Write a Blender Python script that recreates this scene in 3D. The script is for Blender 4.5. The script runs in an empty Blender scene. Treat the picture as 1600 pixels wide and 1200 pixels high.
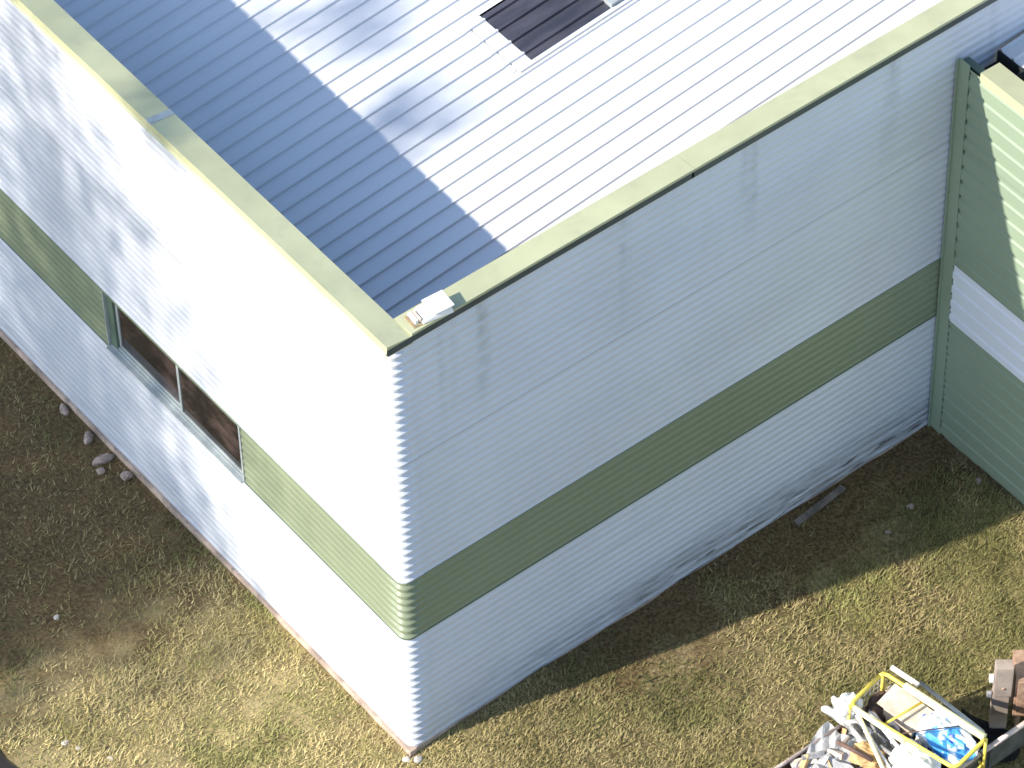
import bpy, bmesh, math, random
import numpy as np
from mathutils import Vector, Matrix

sc = bpy.context.scene
col = sc.collection
rng = np.random.default_rng(7)
random.seed(7)

# ------------------------------------------------------------------ camera
cd = bpy.data.cameras.new("camera")
cam = bpy.data.objects.new("camera", cd)
col.objects.link(cam)
cd.sensor_width = 36.0
cd.lens = 36.0 * 6681.7 / 1600.0
cd.clip_start = 0.5
cd.clip_end = 2000
R = Matrix(((0.7858602254, 0.4683189354, -0.4038577483),
            (-0.6180953573, 0.5742008061, -0.5368906440),
            (-0.0195406102, 0.6715436017, 0.7407073347)))
cam.matrix_world = Matrix.Translation((-17.452, -25.375, 40.305)) @ R.to_4x4()
sc.camera = cam

# ------------------------------------------------------------------ sky, sun, exposure
SUN_TO = Vector((-1.0, 0.2327, 0.651)).normalized()
SUN_EL = math.asin(SUN_TO.z)
SUN_ROT = math.atan2(SUN_TO.x, SUN_TO.y)
w = bpy.data.worlds.new("World")
sc.world = w
w.use_nodes = True
nt = w.node_tree
sky = nt.nodes.new("ShaderNodeTexSky")
sky.sky_type = 'NISHITA'
sky.sun_disc = False
sky.sun_elevation = SUN_EL
sky.sun_rotation = SUN_ROT
sky.altitude = 100
sky.ozone_density = 1.7
sky.dust_density = 0.6
bg = nt.nodes["Background"]
nt.links.new(sky.outputs[0], bg.inputs[0])
bg.inputs[1].default_value = 0.15
sl = bpy.data.lights.new("sun", 'SUN')
sl.energy = 4.05
sl.angle = math.radians(0.75)
sl.color = (1.0, 0.945, 0.86)
so = bpy.data.objects.new("sun", sl)
so.rotation_euler = (-SUN_TO).to_track_quat('-Z', 'Y').to_euler()
so.location = (-20, 5, 30)
col.objects.link(so)
sc.view_settings.view_transform = 'Standard'
sc.view_settings.look = 'None'
sc.view_settings.exposure = 1.12
sc.view_settings.gamma = 1.0
sc.view_settings.use_curve_mapping = False

# ------------------------------------------------------------------ helpers
def tag(o, label=None, cat=None, group=None, kind=None):
    if label: o["label"] = label
    if cat: o["category"] = cat
    if group: o["group"] = group
    if kind: o["kind"] = kind
    return o

def link(name, mesh, parent=None):
    o = bpy.data.objects.new(name, mesh)
    col.objects.link(o)
    if parent is not None: o.parent = parent
    return o

def empty(name, loc, rz=0.0):
    o = bpy.data.objects.new(name, None)
    o.empty_display_size = 0.2
    o.location = loc
    o.rotation_euler = (0, 0, rz)
    col.objects.link(o)
    return o

def mesh_of(name, verts, faces, mat=None, smooth=False):
    m = bpy.data.meshes.new(name)
    m.from_pydata([tuple(map(float, v)) for v in verts], [], faces)
    m.validate(); m.update()
    if mat: m.materials.append(mat)
    if smooth:
        m.polygons.foreach_set("use_smooth", [True] * len(m.polygons))
    return m

def bm_obj(name, bm, mat, parent=None, bevel=0.0, smooth=False):
    if bevel > 0:
        bmesh.ops.bevel(bm, geom=bm.edges[:], offset=bevel, segments=2, affect='EDGES', profile=0.7)
    bmesh.ops.recalc_face_normals(bm, faces=bm.faces[:])
    m = bpy.data.meshes.new(name)
    bm.to_mesh(m); bm.free()
    if mat: m.materials.append(mat)
    if smooth:
        m.polygons.foreach_set("use_smooth", [True] * len(m.polygons))
    return link(name, m, parent)

def add_box(bm, lo, hi, M=None):
    lo = Vector(lo); hi = Vector(hi)
    c = (lo + hi) / 2; s = hi - lo
    mm = Matrix.Translation(c) @ Matrix.Diagonal((s.x, s.y, s.z, 1))
    if M is not None: mm = M @ mm
    return bmesh.ops.create_cube(bm, size=1.0, matrix=mm)["verts"]

def box(name, lo, hi, mat, parent=None, bevel=0.0, M=None):
    bm = bmesh.new(); add_box(bm, lo, hi, M)
    return bm_obj(name, bm, mat, parent, bevel)

def add_tube(bm, pts, r, seg=8):
    pts = [Vector(p) for p in pts]
    rings = []
    for i, p in enumerate(pts):
        if i == 0: t = pts[1] - p
        elif i == len(pts) - 1: t = p - pts[i - 1]
        else: t = (pts[i + 1] - p).normalized() + (p - pts[i - 1]).normalized()
        t.normalize()
        a = t.orthogonal().normalized() if i == 0 else (rings[-1][1] - t * rings[-1][1].dot(t)).normalized()
        b = t.cross(a)
        rr = r if not hasattr(r, '__len__') else r[i]
        rings.append(([bm.verts.new(p + (a * math.cos(k * 2 * math.pi / seg) + b * math.sin(k * 2 * math.pi / seg)) * rr) for k in range(seg)], a))
    for i in range(len(rings) - 1):
        A, B = rings[i][0], rings[i + 1][0]
        for k in range(seg):
            bm.faces.new((A[k], A[(k + 1) % seg], B[(k + 1) % seg], B[k]))
    bm.faces.new(rings[0][0][::-1]); bm.faces.new(rings[-1][0])

def tube(name, pts, r, mat, parent=None, seg=8):
    bm = bmesh.new(); add_tube(bm, pts, r, seg)
    return bm_obj(name, bm, mat, parent, smooth=True)

def extrude_profile(name, prof, p0, p1, out, mat, parent=None):
    """sweep a closed (outward, z) profile straight from p0 to p1 (2D points); out = outward unit 2D vector"""
    vs = []
    for p in (p0, p1):
        for o, z in prof:
            vs.append((p[0] + out[0] * o, p[1] + out[1] * o, z))
    n = len(prof)
    fs = [[i, (i + 1) % n, n + (i + 1) % n, n + i] for i in range(n)]
    fs += [list(range(n))[::-1], list(range(n, 2 * n))]
    bm = bmesh.new()
    bv = [bm.verts.new(v) for v in vs]
    for f in fs: bm.faces.new([bv[i] for i in f])
    return bm_obj(name, bm, mat, parent)

# ---- numpy value noise
_perm = rng.random((64, 64))
def vnoise(x, y):
    x = np.asarray(x, float); y = np.asarray(y, float)
    xi = np.floor(x).astype(int); yi = np.floor(y).astype(int)
    fx = x - xi; fy = y - yi
    fx = fx * fx * (3 - 2 * fx); fy = fy * fy * (3 - 2 * fy)
    g = lambda a, b: _perm[a % 64, b % 64]
    return (g(xi, yi) * (1 - fx) + g(xi + 1, yi) * fx) * (1 - fy) + (g(xi, yi + 1) * (1 - fx) + g(xi + 1, yi + 1) * fx) * fy

def smooth(a, b, x):
    t = np.clip((np.asarray(x, float) - a) / (b - a), 0, 1)
    return t * t * (3 - 2 * t)

# ------------------------------------------------------------------ materials
class NT:
    def __init__(self, name):
        self.m = bpy.data.materials.new(name); self.m.use_nodes = True
        self.t = self.m.node_tree
        self.b = self.t.nodes["Principled BSDF"]
        self.co = self.t.nodes.new("ShaderNodeTexCoord").outputs["Object"]
    def n(self, ty, **kw):
        nd = self.t.nodes.new(ty)
        for k, v in kw.items(): setattr(nd, k, v)
        return nd
    def l(self, a, b): self.t.links.new(a, b)
    def mapped(self, scale, loc=(0, 0, 0), rot=(0, 0, 0)):
        mp = self.n("ShaderNodeMapping")
        mp.inputs["Scale"].default_value = scale; mp.inputs["Location"].default_value = loc
        mp.inputs["Rotation"].default_value = rot
        self.l(self.co, mp.inputs[0]); return mp.outputs[0]
    def noise(self, scale, detail=4, rough=0.55, vec=None):
        nd = self.n("ShaderNodeTexNoise")
        nd.inputs["Scale"].default_value = scale; nd.inputs["Detail"].default_value = detail
        nd.inputs["Roughness"].default_value = rough
        self.l(vec if vec is not None else self.co, nd.inputs["Vector"]); return nd.outputs["Fac"]
    def ramp(self, fac, a, b, lo=0.0, hi=1.0):
        mr = self.n("ShaderNodeMapRange")
        mr.interpolation_type = 'SMOOTHSTEP'
        for i, v in zip((1, 2, 3, 4), (a, b, lo, hi)): mr.inputs[i].default_value = v
        self.l(fac, mr.inputs[0]); return mr.outputs[0]
    def mul(self, a, b):
        nd = self.n("ShaderNodeMath", operation='MULTIPLY')
        for i, v in enumerate((a, b)):
            if isinstance(v, (int, float)): nd.inputs[i].default_value = v
            else: self.l(v, nd.inputs[i])
        return nd.outputs[0]
    def mx(self, a, b):
        nd = self.n("ShaderNodeMath", operation='MAXIMUM')
        self.l(a, nd.inputs[0]); self.l(b, nd.inputs[1]); return nd.outputs[0]
    def mix(self, fac, a, b):
        nd = self.n("ShaderNodeMix", data_type='RGBA')
        if isinstance(fac, (int, float)): nd.inputs[0].default_value = fac
        else: self.l(fac, nd.inputs[0])
        for i, v in ((6, a), (7, b)):
            if isinstance(v, tuple): nd.inputs[i].default_value = (*v, 1)
            else: self.l(v, nd.inputs[i])
        return nd.outputs[2]
    def xyz(self):
        nd = self.n("ShaderNodeSeparateXYZ"); self.l(self.co, nd.inputs[0]); return nd.outputs
    def base(self, c):
        if isinstance(c, tuple): self.b.inputs["Base Color"].default_value = (*c, 1)
        else: self.l(c, self.b.inputs["Base Color"])
    def set(self, rough=0.5, metal=0.0, spec=0.5):
        self.b.inputs["Roughness"].default_value = rough; self.b.inputs["Metallic"].default_value = metal
        self.b.inputs["Specular IOR Level"].default_value = spec
    def bump(self, fac, strength=0.3, dist=0.01):
        nd = self.n("ShaderNodeBump"); nd.inputs["Strength"].default_value = strength
        nd.inputs["Distance"].default_value = dist
        self.l(fac, nd.inputs["Height"]); self.l(nd.outputs[0], self.b.inputs["Normal"])

def simple(name, c, rough=0.6, var=0.25, scale=6.0, metal=0.0, spec=0.4, bump=0.0, dirt=None, dirt_amt=0.5):
    k = NT(name)
    n1 = k.noise(scale, 5)
    d = tuple(max(0, v * (1 - var)) for v in c); u = tuple(min(1, v * (1 + var * 0.6)) for v in c)
    cc = k.mix(k.ramp(n1, 0.3, 0.7), d, u)
    if dirt:
        n2 = k.noise(scale * 2.3, 6, 0.7)
        cc = k.mix(k.ramp(n2, 0.5, 0.72, 0, dirt_amt), cc, dirt)
    k.base(cc); k.set(rough, metal, spec)
    if bump: k.bump(k.noise(scale * 4, 5), bump, 0.01)
    return k.m

def cladding_mat(name, c, grime=True):
    k = NT(name)
    X = k.xyz()
    big = k.noise(0.55, 3)
    c2 = tuple(v * 0.93 for v in c)
    cc = k.mix(k.ramp(big, 0.35, 0.65), c2, c)
    if grime:
        # weather streaks running along the sheets
        lng = k.noise(1.0, 5, 0.6, k.mapped((0.45, 0.45, 9.0)))
        cc = k.mix(k.ramp(lng, 0.56, 0.78, 0, 0.30), cc, (0.30, 0.31, 0.29))
        # vertical water runs below the coping
        run = k.noise(1.0, 3, 0.5, k.mapped((2.6, 2.6, 0.10)))
        run = k.mul(k.ramp(run, 0.555, 0.76), k.ramp(X[2], 4.6, 6.9, 0, 0.65))
        brk = k.noise(1.0, 4, 0.6, k.mapped((3, 3, 7.0)))
        run = k.mul(run, k.ramp(brk, 0.28, 0.72))
        cc = k.mix(run, cc, (0.19, 0.20, 0.17))
        # soil thrown up on to the foot of the wall, thickest along the middle of it
        sp = k.noise(1.0, 6, 0.65, k.mapped((1.3, 0.9, 13.0)))
        ft = k.mul(k.ramp(X[2], 0.02, 0.85, 1, 0), k.ramp(X[0], 0.3, 4.6, 0.25, 1.0))
        sp2 = k.noise(1.0, 4, 0.6, k.mapped((1.8, 1.8, 22.0), (3, 1, 2)))
        splash = k.mul(k.ramp(sp, 0.38, 0.62), ft)
        cc = k.mix(k.mul(splash, 0.55), cc, (0.15, 0.13, 0.10))
        cc = k.mix(k.mul(k.mul(k.ramp(sp2, 0.53, 0.63), ft), 0.85), cc, (0.045, 0.04, 0.035))
    k.base(cc); k.set(0.42, 0, 0.35)
    k.bump(k.noise(1.6, 2), 0.15, 0.02)
    return k.m

M = {}
M['white'] = cladding_mat("white_cladding", (0.535, 0.555, 0.60))
M['band'] = cladding_mat("green_band_paint", (0.195, 0.225, 0.145), grime=False)
M['annex_green'] = cladding_mat("annex_green_paint", (0.225, 0.28, 0.195), grime=False)
M['annex_white'] = cladding_mat("annex_white_paint", (0.64, 0.66, 0.70), grime=False)
M['coping'] = simple("coping_green", (0.395, 0.395, 0.235), 0.45, 0.10, 1.3, dirt=(0.26, 0.27, 0.19), dirt_amt=0.35)
M['trim'] = simple("trim_green", (0.10, 0.145, 0.105), 0.5, 0.12, 2.0)
M['shadow_gap'] = simple('shadow_gap_flashing', (0.045, 0.058, 0.062), 0.5, 0.15, 3)
M['dark'] = simple("dark_void", (0.02, 0.024, 0.024), 0.8, 0.2, 3)
M['interior'] = simple("dim_interior", (0.05, 0.04, 0.035), 0.9, 0.4, 2)
M['alu'] = simple("grey_window_metal", (0.34, 0.37, 0.36), 0.4, 0.12, 5, dirt=(0.2, 0.21, 0.2))
M['concrete'] = simple("pinkish_concrete", (0.46, 0.345, 0.265), 0.9, 0.35, 3.0, bump=0.5, dirt=(0.16, 0.13, 0.11), dirt_amt=0.85)
M['stone'] = simple("rubble", (0.33, 0.25, 0.20), 0.9, 0.4, 12, bump=0.6, dirt=(0.12, 0.1, 0.08))
M['pale'] = simple("pale_stone", (0.52, 0.47, 0.39), 0.85, 0.2, 14, bump=0.4)
M['wood_grey'] = simple("weathered_wood", (0.15, 0.125, 0.10), 0.85, 0.4, 7, bump=0.5)
M['white_sheet'] = simple("white_plastic", (0.74, 0.73, 0.71), 0.5, 0.12, 5, dirt=(0.45, 0.40, 0.34), dirt_amt=0.4)
M['steel'] = simple("galvanised", (0.42, 0.42, 0.43), 0.42, 0.2, 9, metal=0.4)
M['yellow'] = simple("yellow_paint", (0.86, 0.66, 0.10), 0.38, 0.1, 5, dirt=(0.7, 0.62, 0.33), dirt_amt=0.6)
M['yellow_pale'] = simple("faded_yellow_paint", (0.86, 0.78, 0.44), 0.45, 0.12, 5, dirt=(0.75, 0.73, 0.6), dirt_amt=0.6)
M['rust'] = simple("rusty_steel", (0.37, 0.235, 0.155), 0.85, 0.35, 6, bump=0.4, dirt=(0.16, 0.07, 0.045), dirt_amt=0.7)
M['rail'] = simple("worn_rail_paint", (0.56, 0.45, 0.38), 0.7, 0.3, 5, bump=0.3, dirt=(0.22, 0.11, 0.08), dirt_amt=0.85)
M['board'] = simple("trailer_board", (0.085, 0.09, 0.08), 0.7, 0.35, 5, dirt=(0.14, 0.09, 0.07))
M['board_in'] = simple("brown_board", (0.13, 0.075, 0.06), 0.8, 0.4, 5, dirt=(0.05, 0.035, 0.03))
M['post'] = simple("brown_timber", (0.33, 0.265, 0.215), 0.85, 0.2, 4, bump=0.35, dirt=(0.24, 0.15, 0.115), dirt_amt=0.6)
M['rubber'] = simple("rubber", (0.025, 0.025, 0.026), 0.8, 0.2, 8)
M['orange'] = simple("orange_cloth", (0.60, 0.38, 0.17), 0.8, 0.25, 5, bump=0.4, dirt=(0.3, 0.12, 0.05))
M['card'] = simple("cardboard", (0.58, 0.47, 0.37), 0.85, 0.2, 5, dirt=(0.7, 0.66, 0.6), dirt_amt=0.7)
M['brown'] = simple("dark_brown", (0.10, 0.06, 0.045), 0.7, 0.4, 6)
M['grey_sheet'] = simple("grey_plastic", (0.30, 0.29, 0.28), 0.5, 0.5, 7, dirt=(0.08, 0.07, 0.07))
M['lamp_white'] = simple("lamp_white", (0.72, 0.70, 0.68), 0.35, 0.08, 8, dirt=(0.55, 0.5, 0.43))
M['bracket'] = simple("rusty_bracket", (0.30, 0.22, 0.12), 0.8, 0.3, 10)
M['bark'] = simple("bark", (0.11, 0.085, 0.06), 0.9, 0.4, 4, bump=0.6)

k = NT("roof_sheet_paint")
n1 = k.noise(0.8, 4, 0.55)
n2 = k.noise(1.0, 5, 0.6, k.mapped((0.6, 7.0, 1.0)))
cc = k.mix(k.ramp(n1, 0.35, 0.68), (0.61, 0.61, 0.61), (0.64, 0.64, 0.635))
cc = k.mix(k.ramp(n2, 0.55, 0.8, 0, 0.28), cc, (0.42, 0.42, 0.42))
k.base(cc); k.set(0.45, 0, 0.35); M['roof'] = k.m

k = NT("smoked_rooflight")
n1 = k.noise(1.0, 5, 0.6, k.mapped((1.2, 6, 1)))
k.base(k.mix(k.ramp(n1, 0.3, 0.7), (0.030, 0.032, 0.042), (0.065, 0.062, 0.075)))
k.set(0.35, 0, 0.4); M['rooflight'] = k.m

k = NT("window_glass")
n1 = k.noise(1.0, 4, 0.6, k.mapped((1.0, 1.4, 2.6)))
k.base(k.mix(k.ramp(n1, 0.42, 0.68), (0.022, 0.018, 0.015), (0.085, 0.058, 0.050)))
k.set(0.06, 0, 0.5); M['glass'] = k.m

k = NT("blue_white_plastic")
n1 = k.noise(3.2, 3, 0.5)
cc = k.mix(k.ramp(n1, 0.44, 0.52), (0.06, 0.28, 0.62), (0.72, 0.78, 0.84))
n2 = k.noise(5.5, 2, 0.5, k.mapped((1, 1, 1), (3, 8, 1)))
cc = k.mix(k.ramp(n2, 0.60, 0.66), cc, (0.05, 0.10, 0.45))
k.base(cc); k.set(0.35, 0, 0.5); M['bluebag'] = k.m

k = NT("turf_soil")
a = k.noise(0.55, 4, 0.6); b = k.noise(3.0, 6, 0.65); c_ = k.noise(22, 5, 0.7)
cc = k.mix(k.ramp(a, 0.38, 0.62), (0.175, 0.125, 0.068), (0.20, 0.165, 0.07))
cc = k.mix(k.ramp(b, 0.40, 0.68), cc, (0.135, 0.115, 0.045))
cc = k.mix(k.ramp(c_, 0.48, 0.66, 0, 0.8), cc, (0.33, 0.265, 0.13))
cc = k.mix(k.ramp(c_, 0.48, 0.34, 0, 0.75), cc, (0.065, 0.05, 0.028))
Xs = k.xyz()
dry = k.ramp(Xs[0], 1.2, -0.8)                      # the lawn on the left is drier and paler
cc = k.mix(k.mul(dry, k.ramp(b, 0.30, 0.6, 0.35, 0.85)), cc, (0.38, 0.30, 0.145))
# bare soil by walls and under trees, its colour darkened to deepen the shade
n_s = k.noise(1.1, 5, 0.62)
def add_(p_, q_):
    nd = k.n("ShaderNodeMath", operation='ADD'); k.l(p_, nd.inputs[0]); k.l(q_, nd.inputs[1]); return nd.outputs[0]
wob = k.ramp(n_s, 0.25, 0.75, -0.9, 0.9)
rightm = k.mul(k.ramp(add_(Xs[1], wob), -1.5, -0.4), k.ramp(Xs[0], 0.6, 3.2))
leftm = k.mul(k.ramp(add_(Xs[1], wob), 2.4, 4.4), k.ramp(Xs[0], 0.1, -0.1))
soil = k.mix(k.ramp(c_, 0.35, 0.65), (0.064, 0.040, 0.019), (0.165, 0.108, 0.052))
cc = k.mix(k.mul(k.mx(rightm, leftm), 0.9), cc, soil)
k.base(cc); k.set(0.95, 0, 0.1)
k.bump(c_, 0.9, 0.03); M['ground'] = k.m

k = NT("asphalt")
b = k.noise(60, 4, 0.7)
k.base(k.mix(k.ramp(b, 0.35, 0.7), (0.018, 0.016, 0.015), (0.034, 0.030, 0.027)))
k.set(0.9, 0, 0.2); k.bump(b, 0.5, 0.005); M['asphalt'] = k.m

k = NT("grass_blade")
at = k.n("ShaderNodeAttribute"); at.attribute_name = "tint"
k.base(at.outputs["Color"]); k.set(0.7, 0, 0.2); M['grass'] = k.m

k = NT("leaf")
n1 = k.noise(0.8, 2)
k.base(k.mix(k.ramp(n1, 0.35, 0.65), (0.045, 0.08, 0.022), (0.075, 0.115, 0.035)))
k.set(0.6, 0, 0.3); M['leaf'] = k.m

# ------------------------------------------------------------------ ground
L = 8.186          # inside corner with the annex
H = 7.0            # cladding height
def ground_z(x, y):
    x = np.asarray(x, float); y = np.asarray(y, float)
    z = -0.075 * (1 - smooth(-0.2, 0.9, x)) - 0.03 + 0.05 * (vnoise(y * 1.3 + 5, x * 0.4) - 0.5) * smooth(0.1, -0.3, x)
    near = smooth(30, 12, np.abs(x)) * smooth(30, 12, np.abs(y))
    bump = (vnoise(x * 0.6 + 9, y * 0.6 + 3) - 0.5) * 0.10 + (vnoise(x * 2.3, y * 2.3) - 0.5) * 0.05 + (vnoise(x * 6.1 + 4, y * 6.1) - 0.5) * 0.03
    bump = bump + 0.17 * (vnoise(x * 1.7 + 2, y * 0.7) - 0.30) * smooth(-0.35, -0.05, y) * smooth(0.5, 2.0, x)
    edge = 0.35 + 0.65 * smooth(0.0, 0.7, np.minimum(np.abs(x), np.where(x > -0.05, np.abs(y), 9)))
    return z + bump * near * edge

def grid_axis(lo, hi, step, far):
    core = np.arange(lo, hi + 1e-6, step)
    out, d = [], step
    p = core[0]; left = []
    while p > -far: d *= 1.35; p -= d; left.append(p)
    d = step; p = core[-1]; right = []
    while p < far: d *= 1.35; p += d; right.append(p)
    return np.array(left[::-1] + list(core) + right)

def fast_mesh(name, verts, quads, mat, smooth_=True):
    m = bpy.data.meshes.new(name)
    n = quads.shape[1]
    m.vertices.add(len(verts)); m.vertices.foreach_set("co", verts.astype(np.float32).ravel())
    m.loops.add(quads.size); m.loops.foreach_set("vertex_index", quads.astype(np.int32).ravel())
    m.polygons.add(len(quads))
    m.polygons.foreach_set("loop_start", np.arange(0, quads.size, n, dtype=np.int32))
    m.polygons.foreach_set("use_smooth", np.full(len(quads), smooth_))
    m.materials.append(mat); m.update(calc_edges=True); m.validate()
    return m

gx = grid_axis(-5, 9, 0.07, 600); gy = grid_axis(-7, 10, 0.07, 600)
GX, GY = np.meshgrid(gx, gy, indexing='ij')
GZ = ground_z(GX, GY)
nx, ny = GX.shape
idx = np.arange(nx * ny).reshape(nx, ny)
q = np.stack([idx[:-1, :-1], idx[1:, :-1], idx[1:, 1:], idx[:-1, 1:]], -1).reshape(-1, 4)
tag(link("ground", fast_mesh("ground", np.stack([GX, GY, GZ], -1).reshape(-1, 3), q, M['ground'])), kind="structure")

# asphalt path crossing the bottom left corner
PA, PB = Vector((-3.79, 3.10)), Vector((-3.66, 2.55))
pd = (PB - PA).normalized(); pn = Vector((pd.y, -pd.x))
if pn.x > 0: pn = -pn
bm = bmesh.new(); rows = []
for i in range(80):
    t = -10 + 20 * i / 79
    wob = 0.06 * math.sin(t * 3.1) + 0.035 * math.sin(t * 7.7)
    e = PA + pd * t + pn * wob; f = PA + pd * t + pn * 2.6
    rows.append([bm.verts.new((p.x, p.y, float(ground_z(p.x, p.y)) + h)) for p, h in ((e, -0.06), (e, 0.03), (f, 0.05), (f, -0.06))])
for A, B in zip(rows, rows[1:]):
    for j in range(3): bm.faces.new((A[j], B[j], B[j + 1], A[j + 1]))
tag(bm_obj("path", bm, M['asphalt']), kind="structure")

# ------------------------------------------------------------------ corrugated cladding
def wave(pitch, depth, z0, z1, br=((0.0, 0.0), (0.30, 0.0), (0.52, -1.0), (0.80, -1.0))):
    """list of (z, outward offset) of a trapezoidal wave between z0 and z1"""
    out = []
    k0 = int(math.floor(z0 / pitch)) - 1
    pts = []
    for kk in range(k0, int(z1 / pitch) + 2):
        for f, o in br: pts.append(((kk + f) * pitch, o * depth))
    def at(z):
        for (za, oa), (zb, ob) in zip(pts, pts[1:]):
            if za <= z <= zb: return oa + (ob - oa) * (z - za) / (zb - za)
        return 0
    out.append((z0, at(z0)))
    out += [(z, o) for z, o in pts if z0 + 1e-4 < z < z1 - 1e-4]
    out.append((z1, at(z1)))
    return out

def clad(name, path, z0, z1, mat, parent, pitch=0.125, depth=0.0095, proud=0.0, **kw):
    """path: (x, y, nx, ny) points with outward normals"""
    wv = wave(pitch, depth, z0, z1, **kw)
    vs, fs = [], []
    for pt_ in path:
        x, y, a, b = pt_[:4]; f = pt_[4] if len(pt_) > 4 else 1.0
        for z, o in wv: vs.append((x + a * (o * f + proud), y + b * (o * f + proud), z))
    n = len(wv)
    for i in range(len(path) - 1):
        for j in range(n - 1):
            fs.append((i * n + j, (i + 1) * n + j, (i + 1) * n + j + 1, i * n + j + 1))
    return link(name, mesh_of(name, vs, fs, mat), parent)

RC = 0.13
ZB1, ZB2 = 2.02, 3.015
WY0, WY1 = 3.16, 5.98             # window opening along the left wall
def left_path(y1, y0): return [(0, y1, -1, 0), (0, y0, -1, 0)]
def right_path(x0, x1): return [(x0, 0, 0, -1), (x1, 0, 0, -1)]
corner_path = [(0, 0.46, -1, 0), (0, 0.32, -1, 0, 1.4), (0, 0.22, -1, 0, 2.2)]      # crimped round the corner: the crimps are deeper
for i in range(13):
    a = math.radians(180 + 90 * i / 12)
    corner_path.append((RC + RC * math.cos(a), RC + RC * math.sin(a), math.cos(a), math.sin(a), 3.5))
corner_path += [(0.18, 0, 0, -1, 3.2), (0.24, 0, 0, -1, 1.4), (0.32, 0, 0, -1)]

wh = empty("warehouse", (0, 0, 0))
tag(wh, "large white corrugated warehouse with green band and pale green coping round its roof", "warehouse")

courses = [(0.0, 1.015), (1.015, ZB1), (ZB2, 4.015), (4.015, 5.015), (5.015, 6.015), (6.015, H)]
lsplit = [0.46, 4.9, 9.4, 14.0]
rsplit = [0.32, 4.3, L - 0.03, 14.0]
for ci, (z0, z1) in enumerate(courses):
    pr = 0.003 * (ci % 2)
    for a, b in zip(lsplit, lsplit[1:]):
        clad("cladding_sheet", left_path(b, a), z0, z1, M['white'], wh, proud=pr)
    clad("corner_sheet", corner_path, z0, z1, M['white'], wh, proud=pr + 0.0035)
    for a, b in zip(rsplit, rsplit[1:]):
        clad("cladding_sheet", right_path(a, b), z0, z1, M['white'], wh, proud=pr)
# green band
for a, b in ((0.46, WY0), (WY1, 9.4), (9.4, 14.0)):
    clad("band_sheet", left_path(b, a), ZB1, ZB2, M['band'], wh, proud=0.004)
clad("corner_band_sheet", corner_path, ZB1, ZB2, M['band'], wh, proud=0.0075)
for a, b in zip(rsplit, rsplit[1:]):
    clad("band_sheet", right_path(a, b), ZB1, ZB2, M['band'], wh, proud=0.004)

# structure wall behind the cladding (blocks light), with the window hole
bm = bmesh.new()
add_box(bm, (0.06, 0.06, -0.4), (0.16, WY0, 6.95)); add_box(bm, (0.06, WY1, -0.4), (0.16, 14, 6.95))
add_box(bm, (0.06, WY0, -0.4), (0.16, WY1, ZB1 - 0.02)); add_box(bm, (0.06, WY0, ZB2 + 0.02), (0.16, WY1, 6.95))
add_box(bm, (0.16, 0.06, -0.4), (14, 0.16, 6.95))
add_box(bm, (0.16, 13.9, -0.4), (14, 14, 6.95)); add_box(bm, (13.9, 0.16, -0.4), (14, 13.9, 6.95))
bm_obj("inner_wall", bm, M['interior'], wh)
# floor-level plinth
box("plinth", (-0.035, -0.012, -0.6), (0.059, 14, -0.006), M['concrete'], wh)
box("plinth", (0.0595, 0.0, -0.6), (L, 0.055, -0.006), M['concrete'], wh)

# window in the band on the left wall
wn = empty("window", (0, 0, 0)); wn.parent = wh
XO = 0.0
box("jamb", (-0.012, WY1 - 0.012, ZB1), (0.11, WY1 + 0.004, ZB2), M['alu'], wn)
box("jamb", (-0.012, WY0 - 0.02, ZB1), (0.11, WY0 + 0.012, ZB2), M['alu'], wn)
bm = bmesh.new()
add_box(bm, (-0.045, WY0, ZB1 - 0.012), (0.012, WY1, ZB1 + 0.012))
add_box(bm, (0.012, WY0, ZB1 - 0.012), (0.045, WY1, ZB1 + 0.030))
add_box(bm, (0.045, WY0, ZB1 - 0.012), (0.060, WY1, ZB1 + 0.062))
bm_obj("sill", bm, M['alu'], wn)
box("lintel", (-0.01, WY0, ZB2 - 0.02), (0.11, WY1, ZB2 + 0.0), M['trim'], wn)
WM = 4.47
fr = empty("sash", (0, 0, 0)); fr.parent = wn
def sash(y0, y1, xf):
    bm = bmesh.new(); t = 0.045
    add_box(bm, (xf, y0, ZB1 + 0.055), (xf + 0.04, y1, ZB1 + 0.055 + t)); add_box(bm, (xf, y0, ZB2 - 0.02 - t), (xf + 0.04, y1, ZB2 - 0.02))
    add_box(bm, (xf, y0, ZB1 + 0.055 + t), (xf + 0.04, y0 + t, ZB2 - 0.02 - t)); add_box(bm, (xf, y1 - t, ZB1 + 0.055 + t), (xf + 0.04, y1, ZB2 - 0.02 - t))
    return bm
bpy.data.objects.remove(fr)
bm_obj("sash", sash(WM, WY1 - 0.14, 0.065), M['alu'], wn)
bm_obj("sash", sash(WY0 + 0.012, WM + 0.02, 0.022), M['alu'], wn)
box("jamb_post", (0.03, WY1 - 0.14, ZB1 + 0.03), (0.11, WY1 - 0.012, ZB2 - 0.02), M['trim'], wn)
box("pane", (0.080, WM + 0.03, ZB1 + 0.09), (0.088, WY1 - 0.16, ZB2 - 0.05), M['glass'], wn)
box("pane", (0.036, WY0 + 0.04, ZB1 + 0.09), (0.044, WM - 0.01, ZB2 - 0.05), M['glass'], wn)

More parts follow.
